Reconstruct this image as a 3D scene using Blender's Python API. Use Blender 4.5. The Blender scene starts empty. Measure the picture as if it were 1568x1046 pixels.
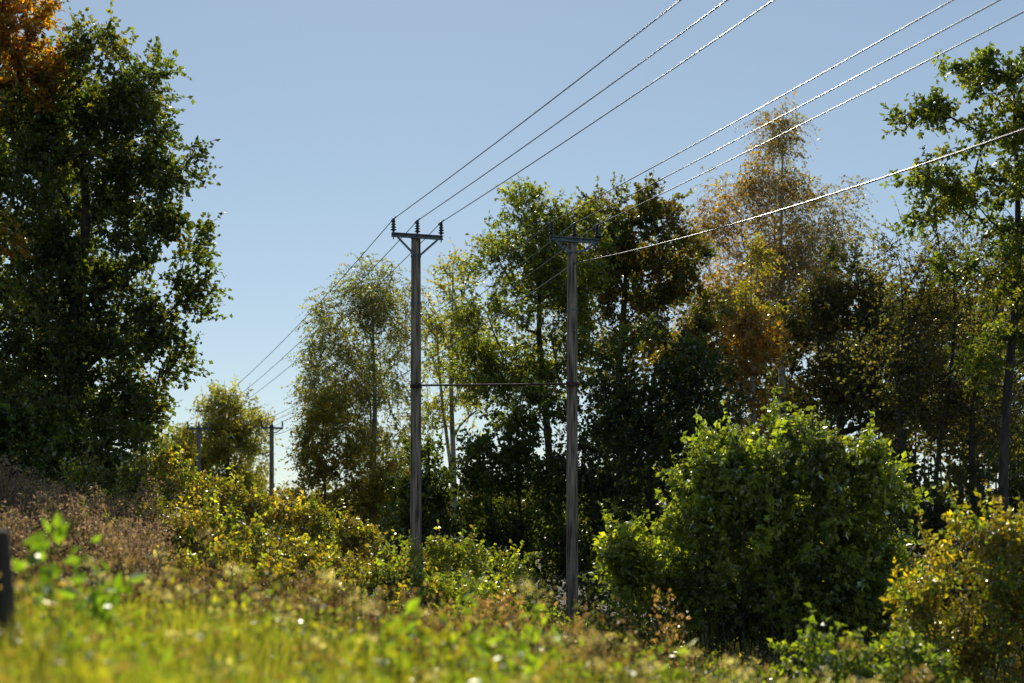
import bpy, math
import numpy as np
from mathutils import Vector, noise as mnoise
R = math.radians
scene = bpy.context.scene
rng = np.random.default_rng(7)

# ---------------------------------------------------------------- helpers
def ground(X, Y):
    X = np.asarray(X, float); Y = np.asarray(Y, float)
    near = np.clip(-1.30 - 0.17 * X, -2.5, -0.85)
    far = np.interp(X, [-40, -12, -8, -5.5, -2.8, 1.65, 8, 40], [1.2, .3, -.35, -1.05, -2.0, -2.9, -3.1, -3.4])
    t = np.clip((Y - 7) / 27, 0, 1); t = t * t * (3 - 2 * t)
    z = near * (1 - t) + far * t
    z = z - .5 * np.exp(-((Y - 20) / 6.5) ** 2) * np.clip((X + 10) / 4, 0, 1) * np.clip((8 - X) / 4, 0, 1)
    u = np.clip((Y - 55) / 60, 0, 1); u = u * u * (3 - 2 * u)
    z = z * (1 - u) + (-2.6) * u
    z = z + 0.05 * np.sin(X * 1.7 + Y * .6) * np.cos(Y * 1.1 - X * .4) + .03 * np.sin(X * 4.1 + 1) * np.sin(Y * 3.3)
    return z

def nrm(a):
    return a / (np.linalg.norm(a, axis=-1, keepdims=True) + 1e-9)

class MB:
    def __init__(s): s.V = []; s.F = []; s.M = []; s.C = []; s.n = 0
    def add(s, V, F, m, C):
        V = V.reshape(-1, 3); F = F.reshape(-1, 4)
        s.V.append(V); s.F.append(F + s.n); s.n += len(V)
        s.M.append(np.full(len(F), m, np.int32))
        C = np.asarray(C, float)
        if C.ndim == 1: C = np.tile(C, (len(V), 1))
        s.C.append(C)
    def tubes(s, p0, p1, r0, r1, sides=5, m=0, c=(.1, .08, .06)):
        p0 = np.asarray(p0, float).reshape(-1, 3); p1 = np.asarray(p1, float).reshape(-1, 3)
        n = len(p0)
        r0 = np.broadcast_to(r0, (n,)); r1 = np.broadcast_to(r1, (n,))
        d = nrm(p1 - p0)
        ref = np.where(np.abs(d[:, 2:3]) > .9, np.array([[1., 0, 0]]), np.array([[0, 0, 1.]]))
        a = nrm(np.cross(d, ref)); b = np.cross(d, a)
        th = np.arange(sides) * 2 * np.pi / sides
        ring = a[:, None] * np.cos(th)[None, :, None] + b[:, None] * np.sin(th)[None, :, None]
        V = np.concatenate([p0[:, None] + ring * r0[:, None, None], p1[:, None] + ring * r1[:, None, None]], 1)
        i = np.arange(sides); j = (i + 1) % sides
        F = np.stack([i, i + sides, j + sides, j], 1)
        F = F[None] + (np.arange(n) * 2 * sides)[:, None, None]
        s.add(V, F, m, np.asarray(c, float))
    def leaves(s, pos, d, nn, L, W, col, m=1, wide=.45):
        d = nrm(d); side = nrm(np.cross(d, nn)); up = np.cross(side, d)
        L = L[:, None]; W = W[:, None]
        mid = pos + d * L * wide
        V = np.stack([pos, mid + side * W / 2 + up * W * .18, pos + d * L - up * L * .08, mid - side * W / 2 + up * W * .18], 1)
        F = np.arange(len(pos) * 4).reshape(-1, 4)
        s.add(V, F, m, np.repeat(col, 4, 0))
    def obj(s, name, mats, parent=None, smooth_m=0):
        V = np.concatenate(s.V).astype(np.float32); F = np.concatenate(s.F).astype(np.int32)
        M = np.concatenate(s.M); C = np.concatenate(s.C).astype(np.float32)
        me = bpy.data.meshes.new(name)
        me.vertices.add(len(V)); me.vertices.foreach_set('co', V.ravel())
        me.loops.add(len(F) * 4); me.loops.foreach_set('vertex_index', F.ravel())
        me.polygons.add(len(F)); me.polygons.foreach_set('loop_start', np.arange(0, len(F) * 4, 4, dtype=np.int32))
        for mt in mats: me.materials.append(mt)
        me.polygons.foreach_set('material_index', M)
        me.polygons.foreach_set('use_smooth', (M == smooth_m))
        at = me.color_attributes.new('tint', 'FLOAT_COLOR', 'POINT')
        at.data.foreach_set('color', np.concatenate([C, np.ones((len(C), 1), np.float32)], 1).ravel())
        me.update(calc_edges=True)
        o = bpy.data.objects.new(name, me); scene.collection.objects.link(o)
        if parent: o.parent = parent
        return o

def newmat(name):
    m = bpy.data.materials.new(name); m.use_nodes = True
    nt = m.node_tree; nt.nodes.clear()
    out = nt.nodes.new('ShaderNodeOutputMaterial')
    return m, nt, out

def leaf_mat(name, trans=.5, gloss=.06, rough=.4, tmul=(4.4, 4.0, .8), dmul=.8):
    m, nt, out = newmat(name); N = nt.nodes; K = nt.links
    at = N.new('ShaderNodeAttribute'); at.attribute_name = 'tint'
    df = N.new('ShaderNodeBsdfDiffuse'); tr = N.new('ShaderNodeBsdfTranslucent'); gl = N.new('ShaderNodeBsdfGlossy')
    gl.inputs['Roughness'].default_value = rough; gl.inputs['Color'].default_value = (.9, .9, .75, 1)
    def mul(v):
        mu = N.new('ShaderNodeMix'); mu.data_type = 'RGBA'; mu.blend_type = 'MULTIPLY'; mu.inputs['Factor'].default_value = 1
        K.new(at.outputs['Color'], mu.inputs[6]); mu.inputs[7].default_value = (*v, 1); return mu.outputs[2]
    K.new(mul((dmul,) * 3), df.inputs['Color']); K.new(mul(tmul), tr.inputs['Color'])
    a = N.new('ShaderNodeMixShader'); a.inputs[0].default_value = trans
    K.new(df.outputs[0], a.inputs[1]); K.new(tr.outputs[0], a.inputs[2])
    fr = N.new('ShaderNodeFresnel'); fr.inputs['IOR'].default_value = 1.4
    sc = N.new('ShaderNodeMath'); sc.operation = 'MULTIPLY_ADD'; sc.inputs[1].default_value = gloss * 4; sc.inputs[2].default_value = gloss * .3
    K.new(fr.outputs[0], sc.inputs[0])
    b = N.new('ShaderNodeMixShader'); K.new(sc.outputs[0], b.inputs[0])
    K.new(a.outputs[0], b.inputs[1]); K.new(gl.outputs[0], b.inputs[2]); K.new(b.outputs[0], out.inputs[0])
    return m

def pmat(name, c1, c2, scale=(1, 1, 1), nscale=5, rough=.8, metal=0, bump=.3, coord='Object', detail=8, ramp=(.35, .65), dist=.02):
    m, nt, out = newmat(name); N = nt.nodes; K = nt.links
    tc = N.new('ShaderNodeTexCoord'); mp = N.new('ShaderNodeMapping'); mp.inputs['Scale'].default_value = scale
    K.new(tc.outputs[coord], mp.inputs[0])
    no = N.new('ShaderNodeTexNoise'); no.inputs['Scale'].default_value = nscale; no.inputs['Detail'].default_value = detail
    K.new(mp.outputs[0], no.inputs['Vector'])
    cr = N.new('ShaderNodeValToRGB'); cr.color_ramp.elements[0].position = ramp[0]; cr.color_ramp.elements[1].position = ramp[1]
    cr.color_ramp.elements[0].color = (*c1, 1); cr.color_ramp.elements[1].color = (*c2, 1)
    K.new(no.outputs['Fac'], cr.inputs[0])
    p = N.new('ShaderNodeBsdfPrincipled'); p.inputs['Roughness'].default_value = rough; p.inputs['Metallic'].default_value = metal
    K.new(cr.outputs[0], p.inputs['Base Color'])
    if bump > 0:
        bp = N.new('ShaderNodeBump'); bp.inputs['Strength'].default_value = bump; bp.inputs['Distance'].default_value = dist
        K.new(no.outputs['Fac'], bp.inputs['Height']); K.new(bp.outputs[0], p.inputs['Normal'])
    K.new(p.outputs[0], out.inputs[0])
    return m

LEAF = leaf_mat('leaf_foliage')
LEAFG = leaf_mat('leaf_glossy', trans=.52, gloss=.11, rough=.4, tmul=(4.6, 4.3, .75))
GRASS = leaf_mat('grass_blades', trans=.5, gloss=.06, rough=.45, tmul=(3.0, 2.8, .7))
DRY = leaf_mat('dry_stems', trans=.45, gloss=.03, rough=.5, tmul=(2.7, 2.35, 1.25))
BARK = pmat('bark', (.026, .02, .015), (.085, .07, .055), (1, 1, .3), 9, .9, bump=.8)
BIRCH = pmat('birch_bark', (.05, .045, .04), (.38, .36, .32), (1, 1, 2.5), 3, .8, bump=.3, ramp=(.36, .5))
WOOD = pmat('weathered_pole_wood', (.06, .04, .027), (.40, .31, .235), (7, 7, .45), 2.6, .85, bump=.9, ramp=(.34, .66))
WOODD = pmat('dark_wood', (.02, .017, .014), (.06, .05, .04), (6, 6, .5), 3, .9, bump=.6)
STEEL = pmat('galvanised_steel', (.08, .10, .12), (.22, .25, .28), (1, 1, 1), 14, .6, .4, bump=.1)
RUST = pmat('rusty_steel', (.04, .025, .018), (.10, .06, .04), (1, 1, 1), 9, .85, 0, bump=.2)
INSUL = pmat('glazed_insulator', (.012, .01, .01), (.03, .022, .02), (1, 1, 1), 10, .25, 0, bump=.05)
CABLE = pmat('aluminium_cable', (.045, .042, .04), (.14, .13, .125), (1, 1, 1), 6, .36, .8, bump=0)
TAG = pmat('tag_plate', (.45, .33, .04), (.6, .45, .06), (1, 1, 1), 20, .5)
SOIL = pmat('meadow_soil', (.025, .03, .01), (.065, .06, .026), (1, 1, 1), 1.3, .95, bump=.6, dist=.1)

# ---------------------------------------------------------------- terrain
def terrain():
    g = np.concatenate([np.arange(0, 30, .8), np.geomspace(30, 3000, 26)])
    xs = np.concatenate([-g[:0:-1], g]); ys = np.concatenate([-np.geomspace(3000, 12, 14), np.arange(-10, 60, .8), np.geomspace(60, 3000, 30)])
    X, Y = np.meshgrid(xs, ys); Z = ground(X, Y)
    V = np.stack([X, Y, Z], -1).reshape(-1, 3); nx = len(xs); ny = len(ys)
    i, j = np.meshgrid(np.arange(nx - 1), np.arange(ny - 1)); k = j * nx + i
    F = np.stack([k, k + 1, k + 1 + nx, k + nx], -1)
    mb = MB(); mb.add(V, F, 0, (.1, .1, .1)); mb.obj('ground', [SOIL])
terrain()

# ---------------------------------------------------------------- foliage
def clusters(blobs, n, r, gap=-.12, freq=.9, shell=.5):
    B = np.array(blobs, float)
    w = (B[:, 3] * B[:, 4] * B[:, 5]) ** (.75); w /= w.sum()
    P = []; O = []; seed = r.random() * 50
    while len(P) < n:
        k = r.choice(len(B), p=w); b = B[k]
        d = nrm(r.normal(size=3)); rad = r.random() ** shell
        p = b[:3] + d * rad * b[3:6]
        if p[2] < ground(p[0], p[1]) + .12: continue
        if mnoise.noise(Vector((p * freq + seed).tolist())) < gap: continue
        P.append(p); O.append(d * np.array([1, 1, .8]))
    return np.array(P), np.array(O)

def foliage(mb, P, O, pal, r, nt=8, L=.6, nl=9, ls=.11, asp=.75, up=.25, droop=.1, spread=.7, leaf_up=.5, twig=.006, tc=(.06, .045, .03), mixp=.15, bright=.25, colfn=None, jit=.25):
    C = len(P); pal = np.array(pal, float)
    D = nrm(O[:, None] * .8 + r.normal(size=(C, nt, 3)) * spread + np.array([0, 0, up]))
    Ls = L * (.45 + .9 * r.random((C, nt, 1)))
    st = P[:, None] + r.normal(size=(C, nt, 3)) * L * jit
    def at(s): return st + D * Ls * s - np.array([0, 0, 1.]) * droop * Ls * s * s
    if twig > 0:
        a, b, c = at(0), at(.5), at(1.)
        f = lambda x: x.reshape(-1, 3)
        if droop > .3:
            mb.tubes(f(a), f(b), twig, twig * .8, 3, 0, tc); mb.tubes(f(b), f(c), twig * .8, twig * .35, 3, 0, tc)
        else: mb.tubes(f(a), f(c), twig, twig * .4, 3, 0, tc)
    s = (np.arange(nl)[None, None] + r.random((C, nt, nl))) / nl
    s = s[..., None]
    pos = st[:, :, None] + D[:, :, None] * Ls[:, :, None] * s - np.array([0, 0, 1.]) * droop * Ls[:, :, None] * s * s
    n = C * nt * nl
    rd = r.normal(size=(n, 3))
    dd = nrm(np.repeat(D.reshape(-1, 3), nl, 0) * .5 + nrm(rd) * .9 + np.array([0, 0, -.15 - droop * .6]))
    nn = nrm(r.normal(size=(n, 3)) * .75 + np.array([0, 0, leaf_up]))
    pk = r.integers(0, len(pal), C)
    if colfn is not None: pk = colfn(P, r)
    pk = np.repeat(pk, nt * nl)
    sw = r.random(n) < mixp; pk = np.where(sw, r.integers(0, len(pal), n), pk)
    cb = np.repeat(1 + bright * r.normal(size=C), nt * nl)
    col = pal[pk] * np.clip(cb * (1 + .22 * r.normal(size=n)), .4, 1.9)[:, None]
    sz = ls * (.55 + .8 * r.random(n))
    mb.leaves(pos.reshape(-1, 3), dd, nn, sz, sz * asp, col)

def skeleton(mb, stems, P, Rb, r, c=(.1, .08, .06), slope=.45, sides=6, wob=.12, lift=.18):
    pos = []; par = []; istr = []
    for (b, t) in stems:
        b = np.array(b, float); t = np.array(t, float); K = 12; pr = -1
        ph = r.random(2) * 6
        for i in range(K):
            u = i / (K - 1)
            q = b + (t - b) * u + np.array([math.sin(u * 5 + ph[0]), math.sin(u * 4 + ph[1]), 0]) * wob * math.sin(math.pi * min(u + .05, 1))
            pos.append(q); par.append(pr); pr = len(pos) - 1; istr.append(i >= 3 or len(stems) > 2)
    nst = len(pos)
    ax = np.array(pos)
    dmin = np.array([np.min(np.linalg.norm(ax - p, axis=1)) for p in P])
    A = np.zeros((nst + len(P) * 14, 3)); A[:nst] = ax; ok = np.zeros(len(A), bool); ok[:nst] = istr
    n = nst
    for k in np.argsort(dmin):
        p = P[k]; dv = p - A[:n]; h = np.hypot(dv[:, 0], dv[:, 1]); di = np.linalg.norm(dv, axis=1)
        cost = di + 1.6 * np.maximum(0, slope * h - dv[:, 2]) + 100 * (~ok[:n])
        j = int(np.argmin(cost)); a = A[j]; dist = di[j]
        m = int(min(12, max(1, dist / .5)))
        ctrl = (a + p) / 2 + np.array([0, 0, lift * dist]) + r.normal(size=3) * .08 * dist
        pr = j
        for i in range(1, m + 1):
            u = i / m
            A[n] = a * (1 - u) ** 2 + 2 * ctrl * u * (1 - u) + p * u * u + (r.normal(size=3) * .03 if i < m else 0)
            ok[n] = True; par.append(pr); pr = n; n += 1
    par = np.array(par)
    child = np.zeros(n, bool)
    child[par[par >= 0]] = True
    cnt = np.where(child, 0., 1.)
    for i in range(n - 1, 0, -1):
        if par[i] >= 0: cnt[par[i]] += cnt[i]
    mx = cnt[par < 0].max()
    rad = np.maximum(Rb * (cnt / mx) ** .55, .008)
    e = np.where(par >= 0)[0]
    mb.tubes(A[par[e]], A[e], np.minimum(rad[par[e]], rad[e] * 1.6), rad[e], sides, 0, c)

def stemlines(mb, P, r, rad=.012, c=(.06, .045, .03)):
    bx = P[:, 0] + r.normal(size=len(P)) * .3; by = P[:, 1] + r.normal(size=len(P)) * .3
    b = np.stack([bx, by, ground(bx, by) - .05], 1)
    m = (b + P) / 2 + r.normal(size=P.shape) * .08
    mb.tubes(b, m, rad, rad * .8, 4, 0, c); mb.tubes(m, P, rad * .8, rad * .4, 4, 0, c)

def tree(name, x, y, ztop, blobs, n, pal, Rb=.2, seed=1, bark=None, leaf=None, stems=None, gap=-.12, freq=.9, slope=.45, lift=.12, lean=0, shell=.5, wob=.12, **kw):
    r = np.random.default_rng(seed); mb = MB()
    P, O = clusters(blobs, n, r, gap, freq, shell)
    zb = float(ground(x, y)) - .2
    if stems is None: stems = [((x, y, zb), (x + lean, y, ztop))]
    skeleton(mb, stems, P, Rb, r, slope=slope, lift=lift, wob=wob)
    foliage(mb, P, O, pal, r, **kw)
    return mb.obj(name, [bark or BARK, leaf or LEAF])

def shrub(name, blobs, n, pal, seed=1, leaf=None, gap=-.3, freq=1.2, shell=.5, rad=.012, every=3, shoots=None, **kw):
    r = np.random.default_rng(seed); mb = MB()
    P, O = clusters(blobs, n, r, gap, freq, shell)
    stemlines(mb, P[::every], r, rad)
    foliage(mb, P, O, pal, r, **kw)
    if shoots:   # long upright leafy shoots breaking the outline
        cnt, sl, snl, sls = shoots
        idx = np.where(O[:, 2] > .25)[0]; idx = r.choice(idx, min(cnt, len(idx)), replace=False)
        kw2 = dict(kw); kw2.update(nt=1, L=sl, nl=snl, ls=sls, up=2.2, spread=.35, jit=.1); kw2.pop('colfn', None)
        foliage(mb, P[idx], O[idx], pal, r, **kw2)
    return mb.obj(name, [BARK, leaf or LEAF])

def B(y, *l, ry=None):
    return [(a, y, z, rx, (ry or max(rx, rz) * .9), rz) for (a, z, rx, rz) in l]

DG = [(.045, .066, .016), (.055, .08, .018), (.07, .092, .02), (.035, .052, .015), (.11, .11, .018), (.035, .05, .014)]
OR = [(.27, .14, .016), (.24, .12, .016), (.22, .14, .02), (.12, .10, .02)]

tree('maple_tree', -11.6, 38, 11.5, B(38, (-10.7, 11.9, 1.5, 1.3), (-9.9, 9.7, 1.4, 1.6), (-9.6, 7.1, 1.5, 1.5), (-12, 10.6, 1.7, 1.8), (-12, 7.5, 1.7, 2), (-9.9, 4.7, 1.6, 1.1), (-10, 3, 1.4, 1), (-12.3, 4.2, 1.8, 1.8), (-9.0, 5.9, .8, .8)),
     680, DG, Rb=.22, seed=3, nt=9, nl=8, L=.58, ls=.14, asp=.8, gap=-.08, freq=.85, wob=.35)
tree('maple_tree', -13.3, 40.5, 12, B(40.5, (-14.4, 10.1, 1.9, 2.6), (-14.8, 6.4, 2.2, 2.4), (-13.4, 12.2, 1.6, 1.4), (-13.9, 3.6, 2, 1.5), (-16.5, 9, 2, 3)),
     380, DG, Rb=.22, seed=4, nt=9, nl=8, L=.6, ls=.15, asp=.8, gap=-.04, freq=.8, wob=.3)
tree('orange_maple_tree', -13.9, 36, 12.6, B(36, (-12.3, 12.3, 1.1, 1.1), (-13.4, 12.9, 1.5, 1.3), (-12.8, 7.4, .5, .5), (-14, 10.6, 1, .9), (-12.3, 11, .7, .5)),
     160, OR, Rb=.2, seed=5, nt=8, nl=8, L=.45, ls=.14, asp=.8, gap=-.1, mixp=.3)
tree('willow_tree', -19.5, 98, 7, B(98, (-19.5, 7.2, 2.1, 1.9), (-20.9, 4.8, 2.6, 2.3), (-17.8, 6.4, 1.1, .9), (-18, 4, 1.2, 1.8), (-23, 4.2, 1.6, 1.8), (-19.6, 1.8, 2.8, 1.5)),
     420, [(.17, .18, .07), (.14, .155, .055), (.20, .18, .06)], Rb=.25, seed=6, nt=9, nl=8, L=.9, ls=.26, asp=.45, up=.6)
tree('birch_tree', -5.9, 60, 10.6, B(60, (-5.9, 9.8, 1.2, 1.3), (-7, 8.3, 1.5, 1.5), (-4.8, 8.6, 1.1, 1.8), (-7.9, 6.5, 1.1, 1.7), (-5.9, 6.1, 1.9, 2), (-7.5, 3.9, 1.5, 1.5), (-5.2, 3.5, 1.5, 1.8)),
     410, [(.115, .13, .052), (.10, .12, .048), (.15, .145, .052)], Rb=.15, seed=8, bark=BIRCH, nt=9, nl=9, L=.85, ls=.11, asp=.7, droop=.6, up=.1, gap=-.04, slope=.8)
tree('young_birch_tree', -7.4, 56, 4.8, B(56, (-7.3, 4.2, 1.0, 1.1), (-7.9, 2.8, .9, 1.2), (-6.4, 2.2, 1.4, 1.3), (-5, 1, 1.6, 1.6), (-7.8, .8, 1.0, 1.3)),
     260, [(.19, .16, .028), (.15, .15, .028), (.17, .13, .028), (.10, .115, .025)], Rb=.08, seed=9, nt=8, nl=8, L=.5, ls=.12, gap=-.15)
tree('slender_birch_tree', -2.8, 65, 11.4, B(65, (-2.8, 10.9, .8, 1.1), (-3.3, 8.9, 1.1, 1.5), (-2, 8.4, 1.2, 1.7), (-3.6, 6.7, .9, 1.4), (-1.7, 6, 1.2, 1.4), (-3.4, 4.6, .9, 1)),
     150, [(.17, .19, .03), (.14, .16, .03), (.21, .19, .03)], Rb=.13, seed=10, bark=BIRCH, nt=7, nl=8, L=.7, ls=.13, gap=-.05, slope=1.1,
     stems=[((-2.7, 65, -2.5), (-2.7, 65, 11.4)), ((-2.5, 65.2, -2.5), (-3.5, 65.2, 9.5))])
tree('ash_tree', 1.1, 52, 10.6, B(52, (.9, 11, 1.4, 1.1), (2.3, 10.5, 1, 1), (-.4, 9.7, 1.2, 1.2), (1.6, 9, 1.7, 1.6), (-1.1, 7.8, 1.1, 1.3), (1.3, 6.6, 1.7, 1.6), (-.2, 5, 1.8, 1.4), (-1.6, 5.8, .9, .9), (2.6, 8, 1.1, 1.3)),
     440, [(.085, .115, .022), (.105, .13, .025), (.065, .088, .02), (.15, .155, .028)], Rb=.15, seed=11, nt=8, nl=8, L=.68, ls=.16, asp=.55, gap=-.16, up=.45, wob=.3)
tree('maple_tree', 4.4, 55, 11.6, B(55, (3.6, 11.9, 1.2, 1), (5.4, 12, 1.1, 1), (3.2, 10.1, 1.4, 1.2), (6.2, 10.1, 1.3, 1.4), (4.2, 8.1, 1.8, 1.5), (6.6, 8, 1.6, 1.5), (2.9, 9, 1, 1), (4.6, 10.6, 1.2, 1.2), (7.3, 6.5, 1.4, 1.5)),
     430, [(.085, .075, .022), (.11, .075, .022), (.065, .08, .02), (.085, .095, .022)], Rb=.16, seed=12, nt=8, nl=8, L=.6, ls=.16, gap=-.15, up=.4, wob=.3)
def birch_cols(P, r):
    left = (P[:, 0] < 11.4 + r.normal(size=len(P)) * 1.3)
    return np.where(left, r.integers(0, 3, len(P)), r.integers(3, 5, len(P)))
tree('tall_birch_tree', 11.8, 62, 18.2, B(62, (11.7, 17.2, .8, 1.1), (11.3, 15.6, 1.4, 1.2), (9.6, 13.9, 1.8, 1.2), (12.4, 13.7, 2.1, 1.6), (14.2, 13.2, 1.3, 1.7), (8.6, 12, 1.6, 1.3), (11.6, 11.4, 2.4, 2), (9.5, 9.5, 2, 1.6), (14.3, 11.1, 1.1, 1.3), (12.6, 9, 2, 1.4), (8.2, 10, 1.4, 1.2)),
     580, [(.21, .125, .038), (.17, .115, .038), (.18, .14, .04), (.14, .115, .065), (.13, .12, .06)], Rb=.16, seed=13, bark=BIRCH, nt=9, nl=8, L=1.0, ls=.11, droop=.7, up=.1, gap=-.06, slope=.9, colfn=birch_cols, tc=(.1, .07, .05))
tree('golden_birch_tree', 8.4, 50, 9, B(50, (8.6, 8.8, .5, 1.1), (8.4, 7.1, .8, 1.3), (8.4, 5.4, 1.1, 1.1), (8.2, 4, .9, .8)),
     150, [(.25, .14, .02), (.20, .125, .022), (.15, .14, .02), (.13, .145, .022)], Rb=.08, seed=14, bark=BIRCH, nt=9, nl=9, L=.55, ls=.11, droop=.5, gap=-.08, slope=.9, mixp=.35,
     colfn=lambda P, r: np.where(P[:, 2] > 7.2, r.integers(2, 4, len(P)), r.integers(0, 2, len(P))))
tree('alder_tree', 12.1, 52, 8.8, B(52, (12.1, 8.5, 1.6, 1.3), (11, 6.7, 1.6, 1.6), (13.2, 6.7, 1.7, 1.7), (11.8, 4.3, 2, 1.7), (14.5, 4.5, 2, 2), (9.8, 4.8, 1.4, 1.8), (17, 5, 2.2, 3), (15.8, 7.4, 1.6, 1.6)),
     500, [(.065, .065, .026), (.085, .075, .03), (.10, .08, .03), (.048, .06, .022)], Rb=.15, seed=15, nt=8, nl=8, L=.7, ls=.15, gap=-.1, twig=.01)
tree('bare_willow_tree', 13.0, 44, 8.6, B(44, (12.3, 8.4, 1.1, .9), (13.8, 8.2, 1.2, 1.1), (12.9, 6.6, 1.6, 1.4), (14.6, 6.4, 1.5, 1.5), (13.3, 4.4, 1.8, 1.4), (11.6, 5, 1, 1.2), (15.5, 8, 1, 1.2), (14.8, 3.5, 1.6, 1.6)),
     290, [(.08, .085, .03), (.11, .095, .03), (.06, .07, .022)], Rb=.10, seed=16, nt=9, nl=4, L=.8, ls=.12, gap=-.1, twig=.01, up=.3, tc=(.09, .07, .05), wob=.35,
     stems=[((12.9, 44, -3.3), (12.0, 44, 8)), ((13.2, 44.3, -3.3), (13.8, 44.3, 8.4)), ((13.4, 44, -3.3), (15, 43.6, 7.2))])
tree('oak_tree', 13.4, 38, 12, B(38, (11.1, 10.8, .8, .6), (11.6, 12, .5, .4), (13, 12, .8, .65), (12.5, 10.3, .95, .7), (13.9, 10.8, 1.1, .9), (11.1, 9.1, .8, .5), (12.4, 8.7, 1.1, .7), (13.6, 8.2, 1, 1.1), (15.3, 9.5, 1.5, 2.5), (13.3, 6.3, 1, 1.1), (10.9, 8.2, .7, .25), (13, 4.2, 1, 1), (14.4, 5.5, 1.2, 1.6), (12.1, 6.9, .7, .5)),
     450, [(.06, .088, .018), (.085, .11, .02), (.05, .072, .017), (.12, .13, .022)], Rb=.12, seed=17, nt=7, nl=9, L=.42, ls=.145, asp=.65, gap=-.15, lift=.05, wob=.35)
tree('hawthorn_tree', 4.5, 46, 5, B(46, (4.4, 5, 1.7, 1.3), (6, 4.6, 1.4, 1.2), (3, 3.9, 1.2, 1.3), (4.6, 3, 2.2, 1.6), (6.4, 2.6, 1.6, 2), (2.6, 1.6, 1.4, 2), (5, .6, 2.5, 2), (3, -1, 1.8, 1.5), (7, 0, 2, 2)),
     420, [(.033, .048, .015), (.028, .042, .014), (.045, .064, .018)], Rb=.16, seed=18, nt=9, nl=8, L=.6, ls=.15, gap=-.25)
tree('hazel_tree', .2, 47, 2.5, B(47, (.8, 3.6, 1.3, 1.1), (-.4, 2.2, 1.3, 1.2), (1.2, 1.6, 1.5, 1.6), (-2.4, 1.6, 1.4, 1.1), (-3.1, .4, 1.4, 1.2), (-1, .3, 1.8, 1.4), (.8, -.8, 2, 1.4), (-2.5, -1, 1.8, 1)),
     360, [(.05, .074, .018), (.06, .085, .02), (.04, .057, .016)], Rb=.12, seed=19, nt=9, nl=8, L=.55, ls=.15, gap=-.25)
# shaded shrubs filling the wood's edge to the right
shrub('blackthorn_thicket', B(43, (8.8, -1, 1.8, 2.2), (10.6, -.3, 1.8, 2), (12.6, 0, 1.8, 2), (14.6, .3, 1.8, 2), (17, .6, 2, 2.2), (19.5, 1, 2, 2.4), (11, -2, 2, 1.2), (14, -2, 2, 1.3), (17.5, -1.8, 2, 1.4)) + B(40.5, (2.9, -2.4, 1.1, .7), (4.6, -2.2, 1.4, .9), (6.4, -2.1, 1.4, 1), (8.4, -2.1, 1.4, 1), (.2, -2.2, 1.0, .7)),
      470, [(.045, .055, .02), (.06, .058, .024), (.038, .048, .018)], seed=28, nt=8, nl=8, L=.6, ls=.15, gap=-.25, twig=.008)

# big hazel bush in front of the thicket
HB = B(30, (5.6, .9, 1.6, 1.15), (7.3, .7, 1.0, .95), (4.3, .6, .8, 1.1), (5.4, -.8, 2.2, 1.5), (7.4, -.8, 1.0, 1.5), (6.5, -1.6, 2, 1.2), (3.1, -.9, .9, .9), (2.4, -1.3, .5, .8), (3.8, -1.7, 1.2, .9))
HB += [(3.9, 29.6, 1.85, .2, .3, .35), (5.3, 29.6, 1.95, .25, .3, .3), (7.3, 29.6, 1.5, .2, .3, .4), (2.3, 29.6, -.4, .2, .3, .5), (8.2, 29.6, .5, .2, .3, .4)]
shrub('hazel_bush', HB,
      720, [(.09, .12, .02), (.11, .145, .022), (.062, .088, .017), (.16, .18, .026)], seed=21, leaf=LEAFG, nt=8, nl=9, L=.46, ls=.14, asp=.7, up=.75, gap=-.2, freq=1.5, shell=.4, rad=.015, every=5, bright=.35,
      shoots=(170, .95, 22, .15))
shrub('autumn_bush', B(20, (6.7, -.9, .95, .9), (5.9, -1.4, .55, .7), (7.1, -.4, .75, .45), (7.8, -1, 1, 1), (6.5, -1.9, 1, .6)) + [(5.6, 19.6, -1.0, .2, .2, .3)],
      270, [(.10, .14, .022), (.17, .17, .02), (.26, .20, .02), (.08, .115, .022), (.11, .09, .025)], seed=22, leaf=LEAFG, nt=8, nl=9, L=.34, ls=.09, asp=.5, up=.9, gap=-.15, freq=1.8,
      shoots=(80, .7, 20, .10))
shrub('low_bush', B(17, (3.4, -1.6, .3, .4), (3.9, -1.95, .5, .35), (4.8, -1.9, .5, .4)), 70, [(.08, .12, .022), (.11, .14, .025)], seed=23, leaf=LEAFG, nt=6, nl=8, L=.28, ls=.085, up=.7, shoots=(14, .6, 16, .09))
shrub('elder_bush', B(36, (-12.6, 2.3, 1.5, 1.1), (-10.6, 1.8, 1.3, 1), (-14, 2, 1.5, 1.4), (-11.5, 1, 1.8, .9), (-9.4, 1.1, 1.0, .7), (-13.5, .9, 1.6, 1)),
      300, [(.05, .072, .018), (.055, .08, .018), (.075, .105, .022)], seed=24, nt=9, nl=8, L=.5, ls=.15, up=.4)
# bramble bank running down to the poles
UG = [(-10, .45, 1.2, .8), (-8.4, .7, 1.1, .75), (-7.2, .3, 1, .75), (-6.1, -.1, .9, .7), (-5.2, -.2, .9, .65), (-4.2, -.55, .9, .65), (-3.4, -.9, .8, .6), (-2.4, -1.2, .8, .65), (-1.3, -1.2, .9, .65), (-.3, -1.35, .8, .65), (.6, -1.9, .5, .5)]
UG2 = [(-8.2, -.2, 1.2, .6), (-7, -.4, 1.2, .6), (-6, -.65, 1.1, .6), (-4.5, -1.0, 1, .55), (-3, -1.4, 1, .55), (-1.6, -1.7, 1, .5), (-.3, -1.95, .9, .5), (.9, -2.35, .5, .35), (2.3, -2.4, .5, .35), (-2.3, -1.7, 1, .5)]
UG3 = [(-7.5, -.7, 1.1, .5), (-5.6, -1.1, 1, .45), (-4, -1.4, 1, .45), (-2.4, -1.75, .9, .4), (-1, -2.1, .8, .35)]
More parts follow.
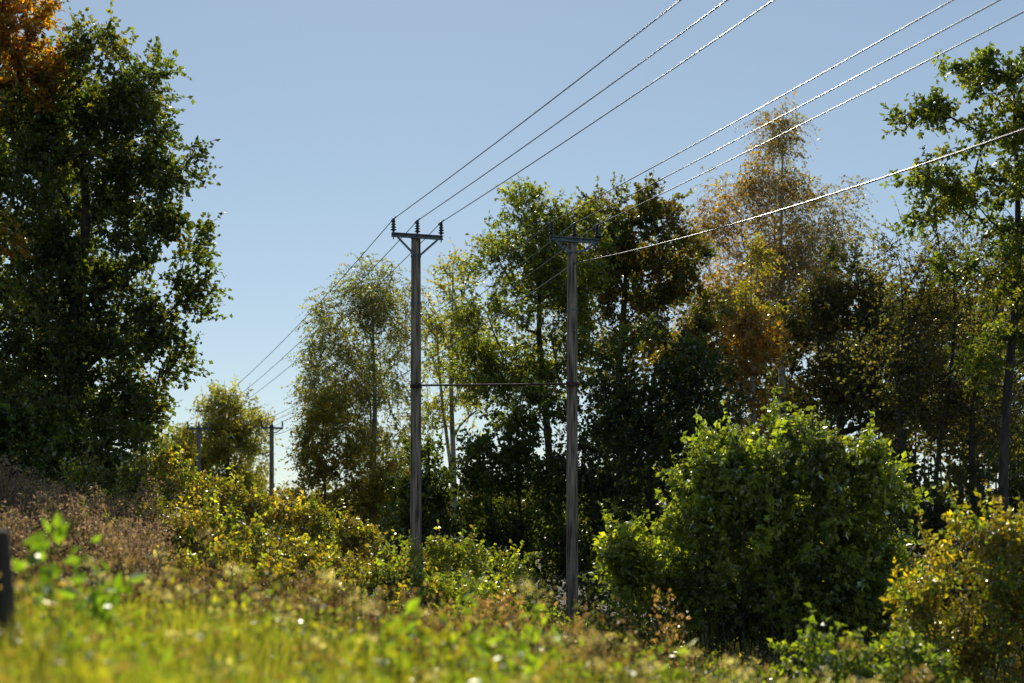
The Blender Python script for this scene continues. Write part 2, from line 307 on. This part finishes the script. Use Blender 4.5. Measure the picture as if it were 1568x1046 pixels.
UGC = [(.13, .165, .026), (.19, .19, .026), (.10, .135, .024), (.20, .15, .022), (.13, .10, .035), (.09, .075, .03)]
def ugcol(P, r):
    base = r.integers(0, 6, len(P)); return np.where(P[:, 0] > -2.8, r.choice([0, 2, 2, 0], len(P)), base)
shrub('bramble_thicket', B(34, *UG) + B(29.5, *UG2) + B(25, *UG3), 1050, UGC, seed=25, leaf=LEAFG, nt=6, nl=8, L=.38, ls=.105, asp=.65, up=.9, gap=-.2, freq=1.6, shell=.4, colfn=ugcol, rad=.008, bright=.38, mixp=.25,
      shoots=(220, .7, 16, .11))

# dense tree line behind and the far woodland
r0 = np.random.default_rng(30)
tl = []
for x in np.arange(5, 44, 2.4):
    top = np.interp(x, [5, 9, 16, 22, 40], [7, 9.5, 11.5, 12.5, 14]) + r0.normal() * 1.1
    for z in np.arange(-1.5, top - 1.4, 2.3): tl.append((x + r0.normal() * .5, 72 + r0.normal() * 2, z, 2, 1.4, 1.6))
    tl.append((x, 72, top - 1.2, 1.4, 1.4, 1.4))
for x in np.arange(-60, -26, 2.6):
    for z in np.arange(-1, 7.5, 2.3): tl.append((x, 75 + r0.normal() * 2, z, 2, 1.4, 1.7))
for x in np.arange(-24, 6, 2.4):
    tl.append((x, 80 + r0.normal(), -.6, 2, 2, 1.6))
    if x > -12: tl.append((x, 80 + r0.normal(), .9 + r0.normal() * .5, 1.7, 2, 1.4))
shrub('treeline', tl, 2300, [(.05, .06, .026), (.065, .056, .028), (.04, .052, .02), (.08, .07, .028)], seed=31, nt=7, nl=7, L=1.0, ls=.31, gap=-.16, freq=.5, twig=.015, rad=.06, every=8)
fl = []
for x in np.arange(-160, 160, 8.):
    h = 7 + 2.5 * math.sin(x * .05) + r0.normal() * 1.5
    fl.append((x, 300, h - 4, 6, 6, 5)); fl.append((x, 300, -2, 7, 6, 4))
shrub('distant_forest', fl, 1200, [(.06, .07, .045), (.08, .085, .05)], seed=32, nt=5, nl=6, L=3, ls=1.4, gap=-.5, twig=0, rad=.1)

# ---------------------------------------------------------------- grass and weeds
def scatter(n, y0, y1, u0, u1, r, pw=1.0):
    Y = y0 + (y1 - y0) * r.random(n) ** pw
    X = (u0 + (u1 - u0) * r.random(n)) * Y
    return X, Y
def patch(X, Y, f, s=0.):
    return np.sin(X * f + s) * np.cos(Y * f * .8 + s * 2) + .6 * np.sin(X * f * 2.3 + Y * f * 1.7 + s)
def blades(mb, X, Y, h, w, pal, r, lean=.35, bright=.25):
    n = len(X); b = np.stack([X, Y, ground(X, Y) - .02], 1)
    d = nrm(np.stack([r.normal(size=n) * lean, r.normal(size=n) * lean, np.ones(n)], 1))
    nn = nrm(r.normal(size=(n, 3)) * np.array([1, 1, .2]))
    pal = np.array(pal)
    k = (patch(X, Y, 1.1, 2) + r.normal(size=n) * .7 + 1.5) / 3 * len(pal)
    pk = np.clip(k.astype(int), 0, len(pal) - 1)
    col = pal[pk] * np.clip(1 + bright * r.normal(size=n), .4, 1.8)[:, None]
    h = h * (1 + .3 * patch(X, Y, 1.7, 1))
    mb.leaves(b, d, nn, h, w, col, m=1, wide=.3)
def weeds(mb, X, Y, h, pal, r, nl=14, ls=.035, stemc=(.08, .05, .03), lean=.15, low=.25, asp=.5, head=0):
    n = len(X); b = np.stack([X, Y, ground(X, Y) - .02], 1)
    h = h * (1 + .25 * patch(X, Y, 1.3, 4))
    d = nrm(np.stack([r.normal(size=n) * lean, r.normal(size=n) * lean, np.ones(n)], 1))
    t = b + d * h[:, None]
    mb.tubes(b, t, .005, .002, 3, 0, stemc)
    s = low + (1 - low) * r.random((n, nl)) ** (.7 if not head else .35)
    pos = b[:, None] + d[:, None] * (h[:, None] * s)[..., None] + r.normal(size=(n, nl, 3)) * np.array([.045, .045, .02]) * (1 if not head else .8)
    N = n * nl; dd = nrm(r.normal(size=(N, 3)) + np.array([0, 0, .4])); nn = nrm(r.normal(size=(N, 3)) + np.array([0, 0, .3]))
    pal = np.array(pal); pk = np.repeat(r.integers(0, len(pal), n), nl)
    col = pal[pk] * np.clip(1 + .3 * r.normal(size=N), .4, 1.9)[:, None]
    sz = ls * (.5 + r.random(N)); mb.leaves(pos.reshape(-1, 3), dd, nn, sz, sz * asp, col)
GP = [(.14, .20, .03), (.20, .23, .035), (.29, .28, .06), (.16, .21, .03), (.27, .24, .07)]
r = np.random.default_rng(40); mb = MB()
X, Y = scatter(50000, 3.5, 12.5, -.55, .55, r, .8); blades(mb, X, Y, .18 + .26 * r.random(len(X)), .008 + .008 * r.random(len(X)), GP, r)
X, Y = scatter(36000, 11, 40, -.5, .5, r, .8); blades(mb, X, Y, .25 + .35 * r.random(len(X)), .02 + .012 * r.random(len(X)), [(.10, .12, .035), (.16, .14, .05), (.08, .10, .03)], r)
mb.obj('meadow_grass', [BARK, GRASS])
mb = MB()
X, Y = scatter(3800, 20, 30, -.46, -.25, r); weeds(mb, X, Y, .6 + .6 * r.random(len(X)), [(.20, .145, .13), (.15, .11, .095), (.25, .19, .16), (.12, .11, .05)], r, nl=20, ls=.055, head=1)
X, Y = scatter(7200, 12.0, 24, -.45, .1, r, .8); weeds(mb, X, Y, .25 + .7 * r.random(len(X)) ** 1.8, [(.17, .115, .055), (.11, .075, .04), (.20, .15, .08), (.10, .12, .03), (.09, .055, .03), (.13, .09, .05)], r, nl=14, ls=.05)
X, Y = scatter(4700, 14.5, 27, .0, .5, r, .8); weeds(mb, X, Y, .25 + .6 * r.random(len(X)) ** 1.7, [(.11, .09, .04), (.09, .12, .025), (.14, .11, .05), (.08, .10, .025)], r, nl=14, ls=.055)
mb.obj('dry_weeds', [BARK, DRY])
mb = MB()
X, Y = scatter(1700, 5, 13, -.5, .5, r); weeds(mb, X, Y, .2 + .4 * r.random(len(X)) ** 2, [(.16, .23, .025), (.24, .25, .03), (.14, .19, .03), (.20, .15, .06)], r, nl=12, ls=.055, asp=.6, stemc=(.08, .09, .03))
X, Y = scatter(260, 7, 16, -.42, .3, r); weeds(mb, X, Y, .42 + .38 * r.random(len(X)), [(.36, .30, .24), (.46, .42, .36), (.25, .17, .11)], r, nl=26, ls=.024, low=.92, asp=.7, head=1)
X, Y = scatter(900, 13, 23, -.15, .45, r); weeds(mb, X, Y, .25 + .5 * r.random(len(X)), [(.10, .15, .025), (.14, .18, .03), (.18, .17, .03)], r, nl=18, ls=.075, asp=.6)
def clump(x, y, n, rad, h, pal, ls, nl=14, hd=0):
    X = x + r.normal(size=n) * rad; Y = y + r.normal(size=n) * rad
    weeds(mb, X, Y, h * (.6 + .5 * r.random(n)), pal, r, nl=nl, ls=ls, asp=.55, stemc=(.1, .08, .04), head=hd)
clump(-2.75, 9, 8, .12, .8, [(.14, .24, .025)], .11)
clump(-.45, 9.5, 22, .3, .78, [(.17, .26, .025), (.24, .24, .025)], .10)
clump(.2, 10.5, 20, .35, .85, [(.17, .24, .025)], .09)
clump(1.4, 10, 14, .35, .6, [(.13, .18, .03)], .08)
clump(-1.7, 8, 12, .3, .4, [(.15, .20, .03)], .08)
clump(-.15, 16, 22, .25, 1.2, [(.34, .22, .16), (.30, .18, .13)], .06, 40, 1)
clump(2.0, 19, 8, .15, 1.6, [(.22, .13, .09)], .06, 40, 1)
mb.obj('foreground_weeds', [BARK, GRASS])

# ---------------------------------------------------------------- poles
LD = nrm(np.array([17.5, -51, 0.])); AD = np.array([-LD[1], LD[0], 0])
def lathe(mb, x, y, prof, sides=12, m=0):
    for (z0, r0_), (z1, r1_) in zip(prof[:-1], prof[1:]):
        mb.tubes([[x, y, z0]], [[x, y, z1 + 1e-4]], r0_, r1_, sides, m)
def box(mb, c, ax, hx, hy, hz, m=0):
    ax = np.asarray(ax, float); ax = ax / np.linalg.norm(ax)
    up = np.array([0, 0, 1.]) if abs(ax[2]) < .9 else np.array([1., 0, 0])
    ay = nrm(np.cross(up, ax)); az = np.cross(ax, ay); c = np.asarray(c, float)
    V = np.array([c + sx * hx * ax + sy * hy * ay + sz * hz * az for sx in (-1, 1) for sy in (-1, 1) for sz in (-1, 1)])
    F = np.array([[0, 1, 3, 2], [4, 6, 7, 5], [0, 4, 5, 1], [2, 3, 7, 6], [0, 2, 6, 4], [1, 5, 7, 3]])
    mb.add(V, F, m, (.2, .2, .2))
def pole(x, y, ztop, arm_half, style, zarm):
    e = bpy.data.objects.new('utility_pole', None); scene.collection.objects.link(e)
    zb = float(ground(x, y)) - .3
    mb = MB(); zs = np.linspace(zb, ztop, 24); rr = np.linspace(.175, .135, 24)
    lathe(mb, x, y, list(zip(zs, rr)), 18)
    mb.tubes([[x, y, ztop]], [[x, y, ztop + .05]], .135, .02, 18)
    mb.obj('shaft', [WOOD], e)
    mb = MB(); c = np.array([x, y, 0]); F = np.array([LD[0], LD[1], 0])
    def pt(u, z, off=.17): q = c + AD * u + F * off; return np.array([q[0], q[1], z])
    box(mb, pt(0, zarm + .05), AD, arm_half, .045, .012); box(mb, pt(0, zarm - .05), AD, arm_half, .045, .012); box(mb, pt(0, zarm, .14), AD, arm_half, .01, .038)
    dz = .48 if style == 0 else .26
    for s_ in (-1, 1):
        a = pt(s_ * arm_half * .78, zarm - .07, .2); b = pt(s_ * .07, zarm - dz - .07, .16)
        if style == 0: box(mb, (a + b) / 2, b - a, np.linalg.norm(b - a) / 2, .012, .03)
        else:
            mpt = (a + b) / 2 + np.array([0, 0, -.06])
            box(mb, (a + mpt) / 2, mpt - a, np.linalg.norm(mpt - a) / 2 + .01, .012, .035); box(mb, (b + mpt) / 2, b - mpt, np.linalg.norm(b - mpt) / 2 + .01, .012, .035)
    for z in (zarm - dz - .07, zarm, zarm - 1.9): mb.tubes([[x, y, z - .03]], [[x, y, z + .03]], .152, .152, 18)
    mb.obj('crossarm', [STEEL], e, smooth_m=9)
    mb = MB(); tops = []
    for u in (-arm_half * .93, 0, arm_half * .93):
        q = pt(u, 0, .17); z0 = zarm + .062
        mb.tubes([[q[0], q[1], z0 - .2]], [[q[0], q[1], z0 + .1]], .016, .016, 8)
        prof = [(z0 + .02, .03), (z0 + .05, .045)]
        for k in range(4):
            zz = z0 + .06 + k * .075; w = .088 - .008 * k
            prof += [(zz, .04), (zz + .008, w), (zz + .022, w * .95), (zz + .045, .04)]
        prof += [(z0 + .37, .045), (z0 + .40, .03), (z0 + .41, .002)]
        for a_, b_ in zip(prof[:-1], prof[1:]): mb.tubes([[q[0], q[1], a_[0]]], [[q[0], q[1], b_[0] + 1e-4]], a_[1], b_[1], 14)
        tz = z0 + .385; tops.append(np.array([q[0], q[1], tz]))
        t = tops[-1]; l = F * .28
        mb.tubes([t - l, t], [t, t + l], .022, .022, 6)
    mb.obj('insulators', [INSUL], e)
    mb = MB()
    tz = ground(x, y) + .75
    box(mb, (x + F[0] * .183, y + F[1] * .183, tz), AD, .045, .006, .07, 0); mb.obj('number_plate', [TAG], e)
    mb = MB()
    for zz in (zb + 3.2, zb + 5.0, ztop - 2.6):
        box(mb, (x + F[0] * .155, y + F[1] * .155, zz), AD, .03, .03, .02)
    mb.obj('bolts', [STEEL], e, smooth_m=9)
    return tops
A0 = np.array([-2.77, 41.]); B0 = np.array([1.65, 39.]); S = np.array([17.5, -51.])
rowA = [pole(*(A0 - S), 6.2, .76, 0, 6.05), pole(*A0, 8.3, .76, 0, 8.22), pole(*(A0 + S), 8.5, .76, 0, 8.35)]
rowB = [pole(*(B0 - S + np.array([.3, 2])), 6.3, .72, 1, 6.1), pole(*B0, 7.85, .72, 1, 7.72), pole(*(B0 + S), 8.5, .76, 1, 8.3)]
rowA.insert(0, pole(*(A0 - 2 * S), 5.0, .76, 0, 4.9)); rowB.insert(0, pole(*(B0 - 2 * S), 5.0, .76, 1, 4.9))

def cable(p, q, sag, rad=.012):
    p = np.asarray(p, float); q = np.asarray(q, float); n = 90
    t = np.linspace(0, 1, n)[:, None]; C = p + (q - p) * t; C[:, 2] -= sag * 4 * (t * (1 - t))[:, 0]
    T = nrm(np.gradient(C, axis=0)); a = nrm(np.cross(T, np.array([[0, 0, 1.]]))); b = np.cross(T, a)
    k = 12; th = np.arange(k) * 2 * np.pi / k
    V = C[:, None] + (a[:, None] * np.cos(th)[None, :, None] + b[:, None] * np.sin(th)[None, :, None]) * rad
    i, j = np.meshgrid(np.arange(n - 1), np.arange(k), indexing='ij'); j2 = (j + 1) % k
    F = np.stack([i * k + j, i * k + j2, (i + 1) * k + j2, (i + 1) * k + j], -1)
    mb = MB(); mb.add(V, F, 0, (.3, .3, .3)); mb.obj('power_cable', [CABLE])
for row in (rowA, rowB):
    for s_ in range(3):
        for k in range(3):
            cable(row[s_][k], row[s_ + 1][k], (.5, .6, .35)[s_])
F3 = np.array([LD[0], LD[1], 0]) * .2
pB = [np.array([*(B0 - 2 * S), 4.2]), np.array([*(B0 - S + np.array([.3, 2])), 5.6]), np.array([*B0, 7.08]), np.array([*(B0 + S), 7.6])]
for s_ in range(3): cable(pB[s_] + F3, pB[s_ + 1] + F3, (.5, .6, 1.5)[s_], .016)

mb = MB()
a = np.array([A0[0] - .15, A0[1] - .2, 3.93]); b = np.array([B0[0] + .2, B0[1] - .2, 3.78])
mb.tubes([a], [b], .03, .03, 8)
for q in (A0, B0):
    zc = 3.93 if q is A0 else 3.78
    mb.tubes([[q[0], q[1], zc - .06]], [[q[0], q[1], zc + .06]], .172, .172, 18)
    box(mb, (q[0], q[1] - .2, zc), (1, 0, 0), .09, .04, .05)
mb.obj('tie_rod', [RUST], smooth_m=9)

mb = MB()
mb.tubes([[-2.78, 8, -1.5]], [[-2.89, 8, -.06]], .07, .06, 14); mb.tubes([[-2.89, 8, -.06]], [[-2.895, 8, -.03]], .06, .002, 14)
mb.obj('wooden_post', [WOODD])

# ---------------------------------------------------------------- light, sky, camera
el, az = R(33), R(-4)
sd = Vector((math.cos(el) * math.sin(az), math.cos(el) * math.cos(az), math.sin(el)))
ld = bpy.data.lights.new('sun', 'SUN'); ld.energy = 5; ld.angle = R(.53); ld.color = (1, .92, .79)
lo = bpy.data.objects.new('sun', ld); lo.rotation_euler = sd.to_track_quat('Z', 'Y').to_euler(); scene.collection.objects.link(lo)
w = bpy.data.worlds.new('World'); scene.world = w; w.use_nodes = True
nt = w.node_tree; bg = nt.nodes['Background']
sky = nt.nodes.new('ShaderNodeTexSky'); sky.sky_type = 'NISHITA'; sky.sun_disc = False
sky.sun_elevation = el; sky.sun_rotation = az % (2 * math.pi); sky.air_density = .85; sky.dust_density = .05; sky.ozone_density = .8
gm = nt.nodes.new('ShaderNodeGamma'); gm.inputs['Gamma'].default_value = .62   # soften the horizon-to-zenith contrast
tn = nt.nodes.new('ShaderNodeMix'); tn.data_type = 'RGBA'; tn.blend_type = 'MULTIPLY'; tn.inputs['Factor'].default_value = 1
tn.inputs[7].default_value = (1.78, 1.92, 1.98, 1)
nt.links.new(sky.outputs[0], gm.inputs[0]); nt.links.new(gm.outputs[0], tn.inputs[6]); nt.links.new(tn.outputs[2], bg.inputs[0]); bg.inputs[1].default_value = .10
cd = bpy.data.cameras.new('camera'); cam = bpy.data.objects.new('camera', cd); scene.collection.objects.link(cam)
cam.location = (0, 0, 0); cam.rotation_euler = (R(90), 0, 0)
cd.lens = 50; cd.sensor_width = 36; cd.shift_y = .1767; cd.clip_end = 6000; cd.clip_start = .1
cd.dof.use_dof = True; cd.dof.focus_distance = 38; cd.dof.aperture_fstop = 1.0
scene.camera = cam
scene.view_settings.view_transform = 'Standard'; scene.view_settings.look = 'None'; scene.view_settings.exposure = 0
